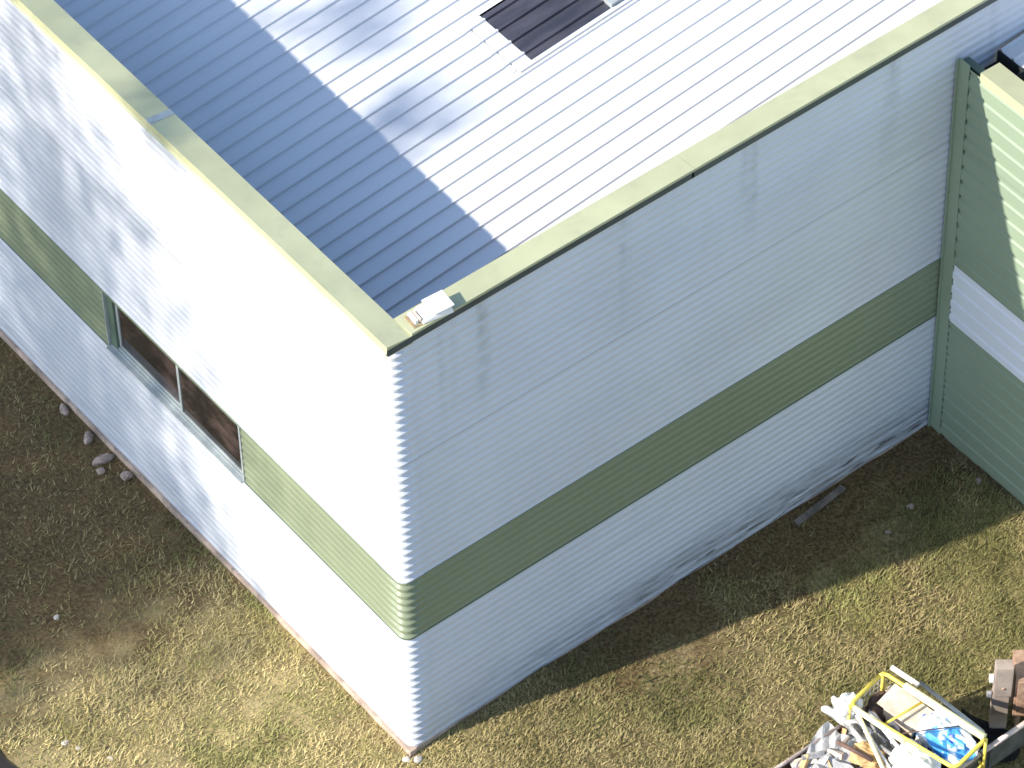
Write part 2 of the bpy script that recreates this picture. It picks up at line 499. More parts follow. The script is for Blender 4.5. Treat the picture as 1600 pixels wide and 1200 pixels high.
# thin drip flashings above and below the band
for z in (ZB1, ZB2):
    bm = bmesh.new()
    if z == ZB2: segs = [(0.46, 14)]
    else: segs = [(0.46, WY0 - 0.02), (WY1, 14)]
    for a, b in segs: add_box(bm, (-0.011, a, z - 0.010), (0.0, b, z + 0.010))
    add_box(bm, (0.32, -0.011, z - 0.010), (L - 0.03, 0.0, z + 0.010))
    bm_obj("drip_flashing", bm, M['trim'] if z == ZB1 else M['band'], wh)

    clad('drip_flashing', corner_path, z - 0.010, z + 0.010, M['trim'] if z == ZB1 else M['band'], wh, depth=0.0, proud=0.0105)

# coping in sections
prof = [(-0.28, 6.93), (-0.28, 7.045), (0.048, 7.085), (0.056, 7.0), (0.078, 6.972), (0.074, 6.962), (0.032, 6.962), (0.032, 6.93)]
prof_r = [(-0.27, 6.93), (-0.27, 7.045), (0.052, 7.075), (0.058, 7.045), (0.045, 7.038), (0.03, 7.038), (0.03, 6.93)]
ys = [-0.055, 4.36, 8.4, 14.0]
for a, b in zip(ys, ys[1:]):
    extrude_profile("coping_section", prof, (0, a), (0, b - 0.004), (-1, 0), M['coping'], wh)
xs = [0.283, 4.2, 9.0, 14.0]
for a, b in zip(xs, xs[1:]):
    extrude_profile("coping_section", prof_r, (a, 0), (b - 0.004, 0), (0, -1), M['coping'], wh)
for a, b in zip([0.0] + xs[1:], xs[1:]):  # dark strip: flashing with the shadow gap under the coping put into its colour
    box('shadow_gap_strip', (a - 0.03, -0.036, 6.925), (b - 0.004, -0.0305, 7.036), M['shadow_gap'], wh)
box('shadow_gap_strip', (-0.05, -0.062, 6.95), (0.284, -0.0555, 7.034), M['shadow_gap'], wh)
for y in (4.36, 8.4):
    extrude_profile("coping_joint_cover", [(o, z + 0.006 if z > 7.02 else z + 0.001) for o, z in prof[:3]] + [(0.052, 7.0), (0.0, 7.0)], (0, y - 0.05), (0, y + 0.05), (-1, 0), M['alu'], wh)

# ------------------------------------------------------------------ roof sheets
RZ0, RS = 5.1, 0.1
def rz(x): return RZ0 + RS * x
def rib_profile(y0, y1, phase=0.57, pitch=0.25, h=0.029, wt=0.026, wb=0.050):
    pts = []
    k0 = int(math.floor((y0 - phase) / pitch)) - 1
    for kk in range(k0, k0 + int((y1 - y0) / pitch) + 4):
        c = phase + kk * pitch
        pts += [(c - wb / 2, 0), (c - wt / 2, h), (c + wt / 2, h), (c + wb / 2, 0)]
    pts = [p for p in pts if y0 + 1e-4 < p[0] < y1 - 1e-4]
    return [(y0, 0.0)] + pts + [(y1, 0.0)]
def roof_piece(name, x0, x1, y0, y1, mat, parent, lift=0.0, zf=rz, **kw):
    pr = rib_profile(y0, y1, **kw)
    vs = [(x0, y, zf(x0) + h + lift) for y, h in pr] + [(x1, y, zf(x1) + h + lift) for y, h in pr]
    n = len(pr)
    fs = [(i, n + i, n + i + 1, i + 1) for i in range(n - 1)]
    return link(name, mesh_of(name, vs, fs, mat), parent)
PH = 0.57
edges = [0.10] + [0.57 + 0.125 + i for i in range(0, 14)]
edges = [e for e in edges if e < 13.9] + [13.9]
SKY = (3.695, 4.695); SX0, SX1 = 4.83, 6.02
for a, b in zip(edges, edges[1:]):
    lift = 0.0
    if abs(a - SKY[0]) < 0.01:
        roof_piece("roof_sheet", 0.17, SX0, a, b, M['roof'], wh)
        roof_piece("roof_sheet", SX1, 13.9, a, b, M['roof'], wh)
    else:
        roof_piece("roof_sheet", 0.17, 13.9, a, b, M['roof'], wh)
rl = roof_piece("rooflight", SX0 - 0.01, SX1 + 0.01, SKY[0] - 0.03, SKY[1] - 0.04, M['rooflight'], wh, lift=0.012)
roof_piece("flashing", SX0 - 0.21, SX0 - 0.004, SKY[0] - 0.04, SKY[1] - 0.02, M['roof'], rl, lift=0.016)
roof_piece("flashing", SX0 - 0.30, SX0 - 0.225, SKY[0] - 0.02, SKY[1] - 0.06, M['roof'], rl, lift=0.010)
def slope_box(name, x0, x1, y0, y1, h0, h1, mat, parent):
    vs = []
    for x in (x0, x1):
        for y in (y0, y1):
            for h in (h0, h1): vs.append((x, y, rz(x) + h))
    fs = [(0, 1, 3, 2), (4, 6, 7, 5), (0, 4, 5, 1), (2, 3, 7, 6), (0, 2, 6, 4), (1, 5, 7, 3)]
    bm = bmesh.new(); bv = [bm.verts.new(v) for v in vs]
    for f in fs: bm.faces.new([bv[i] for i in f])
    return bm_obj(name, bm, mat, parent)
slope_box("flashing", SX0 - 0.22, SX1 + 0.5, SKY[0] - 0.085, SKY[0] - 0.032, 0.0, 0.035, M['roof'], rl)
slope_box("flashing", SX1 + 0.012, SX1 + 0.20, SKY[0] - 0.03, SKY[1] + 0.05, 0.02, 0.085, M['alu'], rl)
slope_box("bracket", SX1 + 0.26, SX1 + 0.34, SKY[0] + 0.06, SKY[0] + 0.16, 0.02, 0.11, M['rubber'], rl)
slope_box("bracket", SX1 + 0.22, SX1 + 0.30, SKY[0] - 0.02, SKY[0] + 0.05, 0.0, 0.09, M['lamp_white'], rl)

# ------------------------------------------------------------------ annex
an = empty("annex", (L, 0, 0))
tag(an, "lower green corrugated annex with a white band, joined to the warehouse's shaded wall", "annex")
def inv(o):  # geometry is written in world coordinates
    o.matrix_parent_inverse = an.matrix_world.inverted(); return o
an.location = (0, 0, 0)
PANEL = ((0.0, 0.0), (0.66, 0.0), (0.74, -1.0), (0.90, -1.0))
ysp = [-0.12, -3.1, -6.2, -9.0]
def an_path(a, b): return [(L, a, -1, 0), (L, b, -1, 0)]
for a, b in zip(ysp, ysp[1:]):
    for z0, z1, m, pr in ((-0.06, 1.03, 'annex_green', 0), (1.03, 2.07, 'annex_green', 0.003), (3.06, 4.03, 'annex_green', 0), (4.03, 5.03, 'annex_green', 0.003), (5.03, 6.28, 'annex_green', 0)):
        clad("cladding_sheet", an_path(a, b), z0, z1, M[m], an, pitch=0.25, depth=0.022, proud=pr, br=PANEL)
    clad("white_band_sheet", an_path(a if a < -0.2 else -0.20, b), 2.07, 3.06, M['annex_white'], an, pitch=0.25, depth=0.022, proud=0.006, br=PANEL)
box("inner_wall", (L + 0.06, -9, -0.5), (L + 0.16, -0.02, 6.25), M['trim'], an)
# corner trim with its folded edge and screws
bm = bmesh.new()
add_box(bm, (L - 0.012, -0.205, -0.1), (L + 0.004, -0.03, 6.34))
add_box(bm, (L - 0.05, -0.044, -0.1), (L - 0.013, -0.029, 6.34))
tr = bm_obj("corner_trim", bm, M['annex_green'], an)
for i in range(26):
    z = 0.12 + i * 0.24
    box("trim_gap", (L - 0.014, -0.220, z), (L + 0.0, -0.2055, z + 0.05), M['trim'], tr)
# coping
extrude_profile("coping_section", [(-0.24, 6.25), (-0.24, 6.41), (0.05, 6.42), (0.058, 6.31), (0.03, 6.295), (0.03, 6.25)], (L, -0.43), (L, -4.5), (-1, 0), M['coping'], an)
extrude_profile("coping_section", [(-0.24, 6.25), (-0.24, 6.41), (0.05, 6.42), (0.058, 6.31), (0.03, 6.295), (0.03, 6.25)], (L, -4.504), (L, -9), (-1, 0), M['coping'], an)
def rza(x): return 6.02 + 0.1 * (x - L)
for a, b in zip([-9.0, -8.0, -7.0, -6.0, -5.0, -4.0, -3.0, -2.0, -1.0], [-8.0, -7.0, -6.0, -5.0, -4.0, -3.0, -2.0, -1.0, -0.03]):
    roof_piece("roof_sheet", L + (0.17 if b < -0.5 else 0.62), 14, a, b, M['roof'], an, zf=rza, phase=0.125, pitch=0.2, h=0.045)
# box gutter between the annex roof and the tall wall
bm = bmesh.new()
add_box(bm, (L + 0.02, -0.49, 5.90), (L + 0.62, -0.035, 5.93))
add_box(bm, (L + 0.60, -0.49, 5.93), (L + 0.617, -0.035, 6.10))
add_box(bm, (L + 0.17, -0.51, 5.93), (L + 0.617, -0.491, 6.12))
bm_obj("box_gutter", bm, M['dark'], an)

# ------------------------------------------------------------------ floodlight on the coping corner
fl = empty("floodlight", (0.62, 0.10, 7.07), math.radians(-6))
fl.scale = (0.72, 0.72, 0.66)
fl.location = (0.60, 0.075, 7.062)
tag(fl, "white boxy floodlight on a rusty bracket fixed over the coping at the near roof corner", "floodlight")
bm = bmesh.new()
vs = [(-0.18, -0.16, 0.03), (0.33, -0.20, 0.03), (0.33, 0.16, 0.03), (-0.18, 0.16, 0.03),
      (-0.12, -0.12, 0.14), (0.31, -0.17, 0.17), (0.31, 0.13, 0.17), (-0.12, 0.12, 0.14)]
bv = [bm.verts.new(v) for v in vs]
for f in ((0, 3, 2, 1), (4, 5, 6, 7), (0, 1, 5, 4), (1, 2, 6, 5), (2, 3, 7, 6), (3, 0, 4, 7)): bm.faces.new([bv[i] for i in f])
bm_obj("housing", bm, M['lamp_white'], fl, bevel=0.008)
box("visor", (0.0, -0.19, 0.155), (0.36, 0.17, 0.175), M['lamp_white'], fl, M=Matrix.Rotation(math.radians(-3), 4, 'Y'), bevel=0.004)
box("lens", (-0.20, -0.11, 0.045), (-0.175, 0.11, 0.115), M['card'], fl)
bm = bmesh.new()
add_box(bm, (-0.33, -0.15, 0.0), (-0.29, 0.14, 0.022)); add_box(bm, (-0.29, -0.15, 0.0), (-0.14, -0.115, 0.022))
add_box(bm, (-0.27, 0.02, 0.0), (-0.14, 0.14, 0.05))
bm_obj("bracket", bm, M['bracket'], fl)
box("junction_box", (-0.275, -0.09, 0.0), (-0.215, 0.13, 0.085), M['lamp_white'], fl, bevel=0.006)

# ------------------------------------------------------------------ trailer with rubbish
TZ = 0.75
Y0, Y1 = -4.66, -3.31
tl = empty("trailer", (3.0, -4.0, 0))
tag(tl, "open flatbed trailer heaped with rubbish on the grass, its end gate swung open", "trailer")
tl.location = (0, 0, 0)
box("floor", (1.2, Y0, 0.42), (4.75, Y1, 0.47), M['board_in'], tl)
sb = box("side_board", (1.2, Y1 - 0.028, 0.43), (4.32, Y1, TZ - 0.03), M['board_in'], tl)
tube("rail", [(1.2, Y1 - 0.014, TZ - 0.015), (4.32, Y1 - 0.014, TZ - 0.015)], 0.024, M['rail'], sb)
sb2 = box("side_board", (1.2, Y0, 0.33), (4.74, Y0 + 0.028, TZ - 0.03), M['board'], tl)
tube("rail", [(1.2, Y0 + 0.014, TZ - 0.015), (4.74, Y0 + 0.014, TZ - 0.015)], 0.034, M['rail'], sb2)
gt = box("end_gate", (4.77, Y0 + 0.002, 0.33), (6.0, Y0 + 0.03, TZ - 0.03), M['board'], tl)
tube("rail", [(4.77, Y0 + 0.016, TZ - 0.015), (6.0, Y0 + 0.016, TZ - 0.015)], 0.034, M['rail'], gt)
for x in (4.9, 5.5, 5.9):
    bm = bmesh.new(); add_box(bm, (x - 0.02, Y0 - 0.022, 0.28), (x + 0.02, Y0 - 0.0005, TZ - 0.06))
    bm_obj("strap_hinge", bm, M['white_sheet'] if x == 5.5 else M['board'], gt)
box("latch", (5.455, Y0 - 0.05, 0.47), (5.515, Y0 - 0.023, 0.53), M['white_sheet'], gt)
for s in (Y0 - 0.14, Y1 + 0.02):
    wl = empty("wheel", (2.3, s + 0.06, float(ground_z(2.3, s)) + 0.3)); wl.parent = tl
    bm = bmesh.new()
    prof_t = [(0.19, -0.07), (0.27, -0.08), (0.30, -0.05), (0.30, 0.05), (0.27, 0.08), (0.19, 0.07)]
    rings = []
    for i in range(28):
        a = i * 2 * math.pi / 28
        rings.append([bm.verts.new((r_ * math.cos(a), o_, r_ * math.sin(a))) for r_, o_ in prof_t])
    for i in range(28):
        A, B = rings[i], rings[(i + 1) % 28]
        for j in range(len(prof_t)): bm.faces.new((A[j], A[(j + 1) % 6], B[(j + 1) % 6], B[j]))
    bm_obj("tyre", bm, M['rubber'], wl, smooth=True)
    tube("rim", [(0, -0.05, 0), (0, 0.05, 0)], 0.19, M['steel'], wl, seg=20)
tube("axle", [(2.3, Y0 - 0.04, 0.20), (2.3, Y1 + 0.04, 0.20)], 0.035, M['board'], tl)

# yellow tube basket across the end of the trailer
bk = empty("tube_basket", (4.3, -4.0, 0.47))
tag(bk, "yellow tubular frame basket standing across the end of the trailer", "basket")
bk.location = (0, 0, 0)
A_, B_, C_, D_ = [Vector(v) for v in ((4.476, -3.246, 1.10), (4.745, -4.72, 1.10), (4.19, -4.80, 1.08), (3.86, -3.36, 1.09))]
def rounded(pts, r=0.07, closed=True):
    out = []
    n = len(pts)
    for i in range(n):
        p = pts[i]; a = (pts[i - 1] - p).normalized() * r; b = (pts[(i + 1) % n] - p).normalized() * r
        out += [p + a, p + a * 0.3 + b * 0.3, p + b]
    return out + [out[0]]
tube("top_rim", rounded([A_, B_, C_, D_]), 0.026, M['yellow'], bk)
low = [Vector((p.x, p.y, 0.62)) for p in (A_, B_, C_, D_)]
tube("bottom_rim", rounded(low), 0.018, M['yellow'], bk)
for p, qv in zip((A_, B_, C_, D_), low):
    tube("corner_post", [p - Vector((0, 0, 0.01)), (qv.x, qv.y, 0.48)], 0.019, M['yellow'], bk)
tube("top_rail", [A_.lerp(B_, 0.22) + Vector((-0.012, 0, 0.025)), A_.lerp(B_, 0.99) + Vector((-0.012, 0, 0.025))], 0.048, M['yellow_pale'], bk, seg=10)
tube("cross_bar", [D_.lerp(C_, 0.05) + Vector((-.01, 0, 0.01)), D_.lerp(C_, 0.55) + Vector((-.03, 0, -0.02))], 0.036, M['yellow_pale'], bk)
tube("cross_bar", [A_.lerp(B_, 0.40) + Vector((0, 0, -0.05)), D_.lerp(C_, 0.30) + Vector((0, 0, -0.05))], 0.016, M['yellow'], bk)
tube("cross_bar", [A_.lerp(B_, 0.80) + Vector((0, 0, 0.0)), D_.lerp(C_, 0.46) + Vector((0, 0, 0.0))], 0.008, M['brown'], bk)
# wire mesh end panel
bm = bmesh.new()
for i in range(1, 8):
    t = i / 8
    p = D_.lerp(A_, t); add_tube(bm, [p, (p.x, p.y, 0.62)], 0.004, 5)
for i in range(1, 5):
    z = 0.62 + 0.48 * i / 5
    add_tube(bm, [(D_.x, D_.y, z), (A_.x, A_.y, z)], 0.004, 5)
tag(bm_obj("wire_mesh", bm, M['steel'], bk), kind="stuff")

def crumple(name, c, size, mat, label, cat, seed, amp=0.35, fold=5.0, rot=0.0, sub=4, group=None):
    bm = bmesh.new()
    bmesh.ops.create_icosphere(bm, subdivisions=sub, radius=1.0)
    rg = np.random.default_rng(seed)
    dirs = rg.normal(size=(14, 3)); ph = rg.random(14) * 6.28; fr_ = fold * (0.5 + rg.random(14))
    for v in bm.verts:
        n = np.array(v.co)
        d = 0
        for dd, p_, f_ in zip(dirs, ph, fr_):
            d += 0.6 - abs(math.sin(float(n @ dd) * f_ * 0.6 + p_))
        s = 1 + amp * d / 4.5
        # squarer silhouette than a ball
        m_ = max(abs(n)); s *= (0.72 + 0.28 / max(m_, 0.55) * 0.75)
        v.co = Vector(n * s)
        v.co.x *= size[0] / 2; v.co.y *= size[1] / 2; v.co.z *= size[2] / 2
    for f in bm.faces: f.smooth = False
    bmesh.ops.recalc_face_normals(bm, faces=bm.faces[:])
    m = bpy.data.meshes.new(name); bm.to_mesh(m); bm.free(); m.materials.append(mat)
    o = link(name, m); o.location = c; o.rotation_euler = (0, 0, rot)
    return tag(o, label, cat, group)

def sheet(name, c, size, mat, label, cat, seed, rot=(0, 0, 0), amp=0.07, thick=0.012):
    """stiff crumpled sheet: a folded grid with thickness"""
    n = 18
    rg = np.random.default_rng(seed)
    dirs = rg.normal(size=(4, 2)); ph = rg.random(4) * 6.28
    bm = bmesh.new(); g = []
    for i in range(n):
        row = []
        for j in range(n):
            u, v = i / (n - 1) - 0.5, j / (n - 1) - 0.5
            z = 0.5 - sum(abs(2 * (((u * d[0] + v * d[1]) * 1.7 + p) % 1.0) - 1) for d, p in zip(dirs, ph)) / 4
            e = 1 + 0.18 * math.sin(9 * u + ph[0]) * abs(v) + 0.18 * math.sin(8 * v + ph[1]) * abs(u)
            row.append(bm.verts.new((u * size[0] * e, v * size[1] * e, z * amp * 2)))
        g.append(row)
    for i in range(n - 1):
        for j in range(n - 1): bm.faces.new((g[i][j], g[i + 1][j], g[i + 1][j + 1], g[i][j + 1]))
    bmesh.ops.solidify(bm, geom=bm.faces[:], thickness=thick)
    o = bm_obj(name, bm, mat)
    o.location = c; o.rotation_euler = rot
    return tag(o, label, cat)

crumple("plastic_sack", (4.56, -4.27, 0.80), (0.52, 0.86, 0.50), M['bluebag'], "blue and white plastic sack inside the yellow basket", "sack", 3, rot=0.15)
crumple("rubbish_bag", (4.05, -4.30, 0.80), (0.46, 0.62, 0.40), M['white_sheet'], "lumpy white bag below the blue sack, against the yellow basket", "bag", 5, rot=0.3)
crumple("rubbish_bag", (3.93, -3.27, 0.93), (0.36, 0.26, 0.34), M['white_sheet'], "small white bag on the left corner of the yellow basket", "bag", 8)
cb = box("cardboard_box", (-0.17, -0.21, -0.16), (0.17, 0.21, 0.16), M['card'], bevel=0.006)
cb.location = (4.43, -3.72, 0.80); cb.rotation_euler = (0.1, -0.12, 0.18)
tag(cb, "pale cardboard box beside the blue sack in the yellow basket", "box")
for s in (-1, 1):
    box("flap", (-0.17, min(s * 0.211, s * 0.31), 0.150), (0.17, max(s * 0.211, s * 0.31), 0.158), M['card'], cb)
crumple("brown_sack", (4.32, -3.42, 0.72), (0.46, 0.36, 0.42), M['brown'], "dark brown sack in the upper corner of the yellow basket", "sack", 11)
crumple("straw_bundle", (4.50, -3.42, 0.86), (0.16, 0.22, 0.12), M['card'], "small tan bundle lying on the dark brown sack", "bundle", 12)
crumple("orange_cloth", (3.72, -3.86, 0.74), (0.36, 0.46, 0.22), M['orange'], "crumpled orange cloth among white scraps on the trailer", "cloth", 13, rot=0.4)
sheet("white_sheet", (3.33, -3.58, 0.72), (0.85, 0.50, 0), M['white_sheet'], "crumpled white plastic sheet along the trailer's far side board", "plastic sheet", 21, (0.08, -0.10, 0.3))
sheet("foam_board", (3.13, -3.83, 0.76), (0.60, 0.46, 0), M['white_sheet'], "pale foam board lying lowest in the heap at the picture's bottom edge", "board", 22, (0.0, -0.08, 0.2), amp=0.008)
sheet("white_sheet", (3.88, -3.55, 0.80), (0.22, 0.95, 0), M['white_sheet'], "narrow white plastic strip draped beside the grey sheet", "plastic sheet", 23, (0.12, -0.25, 0.12))
sheet("grey_sheet", (4.02, -3.78, 0.79), (0.36, 0.62, 0), M['grey_sheet'], "grey plastic sheet crumpled under the yellow basket's rim", "plastic sheet", 24, (0.05, 0.2, 0.2), amp=0.14)
sheet("white_sheet", (3.42, -4.20, 0.70), (0.9, 0.55, 0), M['white_sheet'], "wide white plastic sheet in the middle of the trailer by the orange cloth", "plastic sheet", 25, (-0.1, 0.0, 0.5), amp=0.12)
def loose(name, a, b, r, mat, label, cat, seg=8):
    o = tube(name, [a, Vector(a).lerp(Vector(b), 0.5), b], r, mat, seg=seg); return tag(o, label, cat)
loose("metal_pole", (4.76, -3.58, 1.0), (4.86, -4.56, 0.96), 0.026, M['steel'], "grey metal pole lying along the far edge of the yellow basket", "pole")
tag(box("batten", (-0.022, -0.20, -0.022), (0.022, 0.20, 0.022), M['lamp_white'], M=Matrix.Translation((4.63, -3.45, 1.10)) @ Matrix.Rotation(0.17, 4, 'Z')), "short pale batten propped at the upper corner of the yellow basket", "batten")
loose("brown_bar", (3.52, -3.55, 0.86), (3.66, -4.00, 0.86), 0.028, M['board_in'], "dark brown bar lying beside the orange cloth", "bar")
loose("white_pipe", (4.05, -3.50, 0.94), (3.98, -4.35, 0.84), 0.026, M['white_sheet'], "white pipe sloping down from the basket over the grey sheet", "pipe")
loose("white_pipe", (3.92, -3.42, 0.90), (3.70, -4.45, 0.80), 0.020, M['lamp_white'], "thin off-white pipe crossing beside the orange cloth", "pipe")
loose("dark_pipe", (3.86, -3.90, 0.86), (3.98, -4.55, 0.80), 0.024, M['grey_sheet'], "dark grey pipe between the orange cloth and the lumpy white bag", "pipe")
loose("yellow_pole", (3.93, -3.35, 1.05), (3.62, -4.35, 0.80), 0.026, M['yellow_pale'], "pale yellow pole leaning down from the basket's left corner", "pole")

# small scraps nobody could count, strewn through the heap
scr_mats = ['white_sheet', 'card', 'white_sheet', 'brown', 'grey_sheet', 'white_sheet', 'orange', 'yellow_pale']
rg = np.random.default_rng(77)
bm = bmesh.new()
for i in range(300):
    x = rg.uniform(2.6, 4.25); y = rg.uniform(Y0 + 0.12, Y1 - 0.12)
    sx, sy, sz = rg.uniform(0.06, 0.30), rg.uniform(0.03, 0.14), rg.uniform(0.006, 0.05)
    mm = Matrix.Translation((x, y, 0.50 + 0.28 * rg.random() ** 0.6)) @ Matrix.Rotation(rg.uniform(0, 3.1), 4, 'Z') @ Matrix.Rotation(rg.normal() * 0.35, 4, 'X') @ Matrix.Rotation(rg.normal() * 0.35, 4, 'Y')
    if math.hypot((x - 3.72) / 0.25, (y + 3.86) / 0.3) < 1: mm = Matrix.Translation((0, 0, -0.12)) @ mm
    vv = add_box(bm, (-sx / 2, -sy / 2, -sz / 2), (sx / 2, sy / 2, sz / 2), mm)
    for v in vv:
        v.co += Vector(rg.normal(size=3) * 0.012)
        for f in v.link_faces: f.material_index = i % len(scr_mats)
o = bm_obj("scraps", bm, M[scr_mats[0]])
for mk in scr_mats[1:]: o.data.materials.append(M[mk])
tag(o, "small white, tan and dark scraps strewn over the rubbish heap on the trailer", "scraps", kind="stuff")

# timber post and rusty box standing beyond the trailer
pt = empty("timber_post", (5.62, -4.08, 0.0), math.radians(-38))
tag(pt, "upright brown timber post of two stacked lengths beyond the yellow basket", "post")
box("lower_length", (-0.115, -0.06, -0.06), (0.085, 0.06, 0.64), M['post'], pt, bevel=0.008)
box("upper_length", (-0.11, -0.085, 0.642), (0.10, 0.06, 1.17), M['post'], pt, bevel=0.010)
box("latch", (-0.17, -0.06, 0.88), (-0.116, 0.0, 0.98), M['lamp_white'], pt, bevel=0.006)
box("hinge", (-0.18, -0.05, 0.58), (-0.126, 0.0, 0.66), M['steel'], pt, bevel=0.006)
tube("bolt", [(0.0, -0.085, 0.80), (0.0, -0.095, 0.80)], 0.018, M['rust'], pt)
rb = empty("rusty_cabinet", (5.86, -4.33, 0.0), math.radians(-38))
tag(rb, "rusty brown steel cabinet at the right edge behind the timber post", "cabinet")
box("body", (-0.20, -0.0, 0.22), (0.75, 0.45, 0.92), M['rust'], rb, bevel=0.012)
box("door", (-0.17, -0.022, 0.27), (0.72, -0.0005, 0.89), M['rust'], rb, bevel=0.006)
for xx in (-0.15, 0.66):
    for yy in (0.03, 0.38): box("leg", (xx, yy, -0.06), (xx + 0.05, yy + 0.05, 0.219), M['rust'], rb)

bm = bmesh.new(); g = []  # black sheet added on the grass to deepen the shadow behind the trailer
rg = np.random.default_rng(4)
for i in range(13):
    row = []
    for j in range(13):
        u = i / 12; v = j / 12
        xx = 4.92 + 0.62 * u + 0.10 * math.sin(5 * v) + 0.25 * v * (1 - u); yy = -4.52 + 0.92 * v + 0.08 * math.sin(6 * u)
        row.append(bm.verts.new((xx, yy, float(ground_z(xx, yy)) + 0.045 + 0.03 * rg.random())))
    g.append(row)
for i in range(12):
    for j in range(12): bm.faces.new((g[i][j], g[i + 1][j], g[i + 1][j + 1], g[i][j + 1]))
bmesh.ops.solidify(bm, geom=bm.faces[:], thickness=0.012)
tag(bm_obj("shade_sheet", bm, M['rubber']), "crumpled black sheet added to deepen the shade on the grass between the trailer and the timber post", "mat")

# ------------------------------------------------------------------ loose bits on the ground
def rock(name, x, y, s, mat, label, cat, seed, group=None, flat=0.6):
    bm = bmesh.new(); bmesh.ops.create_icosphere(bm, subdivisions=2, radius=1.0)
    rg = np.random.default_rng(seed)
    dd = rg.normal(size=(9, 3)); dd /= np.linalg.norm(dd, axis=1)[:, None]; off = 0.55 + 0.35 * rg.random(9)
    for v in bm.verts:
        n = np.array(v.co)
        r_ = 1.0
        for d, o_ in zip(dd, off):
            k_ = float(n @ d)
            if k_ > 0.05: r_ = min(r_, o_ / k_)
        v.co = Vector(n * r_)
        v.co.x *= s[0] / 2; v.co.y *= s[1] / 2; v.co.z *= s[2] / 2
    o = bm_obj(name, bm, mat)
    o.location = (x, y, float(ground_z(x, y)) + s[2] * 0.22); o.rotation_euler = (0, 0, rg.random() * 3)
    return tag(o, label, cat, group)
rock("stone", 0.0, -0.10, (0.15, 0.12, 0.10), M['pale'], "pale stone at the foot of the warehouse's near corner", "stone", 1)
rock("stone", -0.10, -0.02, (0.10, 0.12, 0.07), M['pale'], "small chip just left of the pale corner stone", "stone", 2)
rock("rubble_piece", -0.14, 5.72, (0.16, 0.18, 0.14), M['stone'], "pale lump of rubble by the end of the broken plinth edge", "rubble", 3)
rock("rubble_piece", -0.20, 6.15, (0.16, 0.34, 0.12), M['stone'], "brown block of rubble against the plinth under the window's left end", "rubble", 4)
rock("rubble_piece", -0.15, 6.55, (0.14, 0.30, 0.13), M['stone'], "longer pinkish rubble piece along the shaded plinth", "rubble", 5)
rock("rubble_piece", -0.12, 7.15, (0.12, 0.26, 0.10), M['stone'], "farthest rubble piece along the shaded plinth", "rubble", 6)
rock("rubble_piece", -0.33, 6.02, (0.12, 0.15, 0.08), M['stone'], "small rubble piece standing away from the plinth on the soil", "rubble", 7)
rock("stone", -3.09, 2.74, (0.09, 0.14, 0.06), M['pale'], "white stone nearest the bottom left corner of the lawn", "stone", 8)
rock("stone", -3.02, 2.58, (0.06, 0.09, 0.05), M['pale'], "tiny white stone just below the larger white one", "stone", 9)
rock("stone", -2.80, 2.22, (0.07, 0.10, 0.05), M['pale'], "white chip on the sunlit lawn near the bottom edge", "stone", 10)
rock("stone", -2.10, 4.40, (0.08, 0.09, 0.05), M['pale'], "small pale stone in the shaded grass on the left", "stone", 14)
rock("stone", 7.11, -0.85, (0.13, 0.10, 0.08), M['stone'], "grey stone in the shaded corner between the two buildings", "stone", 15)
rock("stone", 6.62, -0.99, (0.09, 0.07, 0.05), M['stone'], "small stone in the shade nearer the sunlit grass", "stone", 16)
rock("stone", 8.02, -1.10, (0.12, 0.10, 0.08), M['stone'], "stone at the foot of the green annex wall", "stone", 17)
pl = box("plank", (-0.42, -0.045, 0.0), (0.42, 0.045, 0.03), M['wood_grey'], bevel=0.004)
pl.location = (6.22, -0.17, float(ground_z(6.22, -0.17)) + 0.035); pl.rotation_euler = (0.05, 0.0, 0.09)
tag(pl, "weathered plank lying on the soil along the shaded warehouse wall", "plank")

# ------------------------------------------------------------------ grass
def grass(n, x0, x1, y0, y1, seed):
    r_ = np.random.default_rng(seed)
    x = r_.uniform(x0, x1, n); y = r_.uniform(y0, y1, n)
    cl = vnoise(x * 1.1 + 20, y * 1.1 + 7) * 0.6 + vnoise(x * 4.5, y * 4.5 + 30) * 0.4
    keep = r_.random(n) < 0.25 + 0.95 * smooth(0.30, 0.62, cl)
    # sparse where the buildings shade the soil and under the trees
    sh = smooth(-0.05, -0.35, y + 0.2327 * np.maximum(x, 0) * 0.9) if x0 > -0.5 else np.ones(n)
    keep &= r_.random(n) < 0.06 + 0.94 * smooth(-0.4, -1.5, y + 1.6 * (vnoise(x * 1.1 + 3, y * 1.1) - 0.5)) + 0.9 * smooth(3.2, 0.6, x)
    if x0 < -0.5: keep &= r_.random(n) < 0.16 + 0.84 * smooth(4.6, 2.4, y + 1.6 * (vnoise(x * 1.1 + 3, y * 1.1) - 0.5))
    pth = (x - PA.x) * -pn.x + (y - PA.y) * -pn.y     # distance from the path edge
    keep &= pth > 0.03
    x, y = x[keep], y[keep]; n = len(x)
    z = ground_z(x, y)
    return x, y, z
parts = [grass(190000, -5, -0.06, -6.5, 10, 1), grass(180000, -0.06, 8.1, -6.5, -0.05, 2)]
x = np.concatenate([p[0] for p in parts]); y = np.concatenate([p[1] for p in parts]); z = np.concatenate([p[2] for p in parts])
n = len(x)
r_ = np.random.default_rng(5)
az = r_.random(n) * 2 * np.pi
hgt = 0.018 + 0.034 * r_.random(n) ** 1.8 + 0.028 * vnoise(x * 1.7, y * 1.7)
lean = hgt * (0.6 + 1.5 * r_.random(n)); wd = 0.005 + 0.007 * r_.random(n)
ca, sa = np.cos(az), np.sin(az)
V = np.empty((n, 3, 3))
V[:, 0] = np.stack([x - sa * wd, y + ca * wd, z - 0.005], -1)
V[:, 1] = np.stack([x + sa * wd, y - ca * wd, z - 0.005], -1)
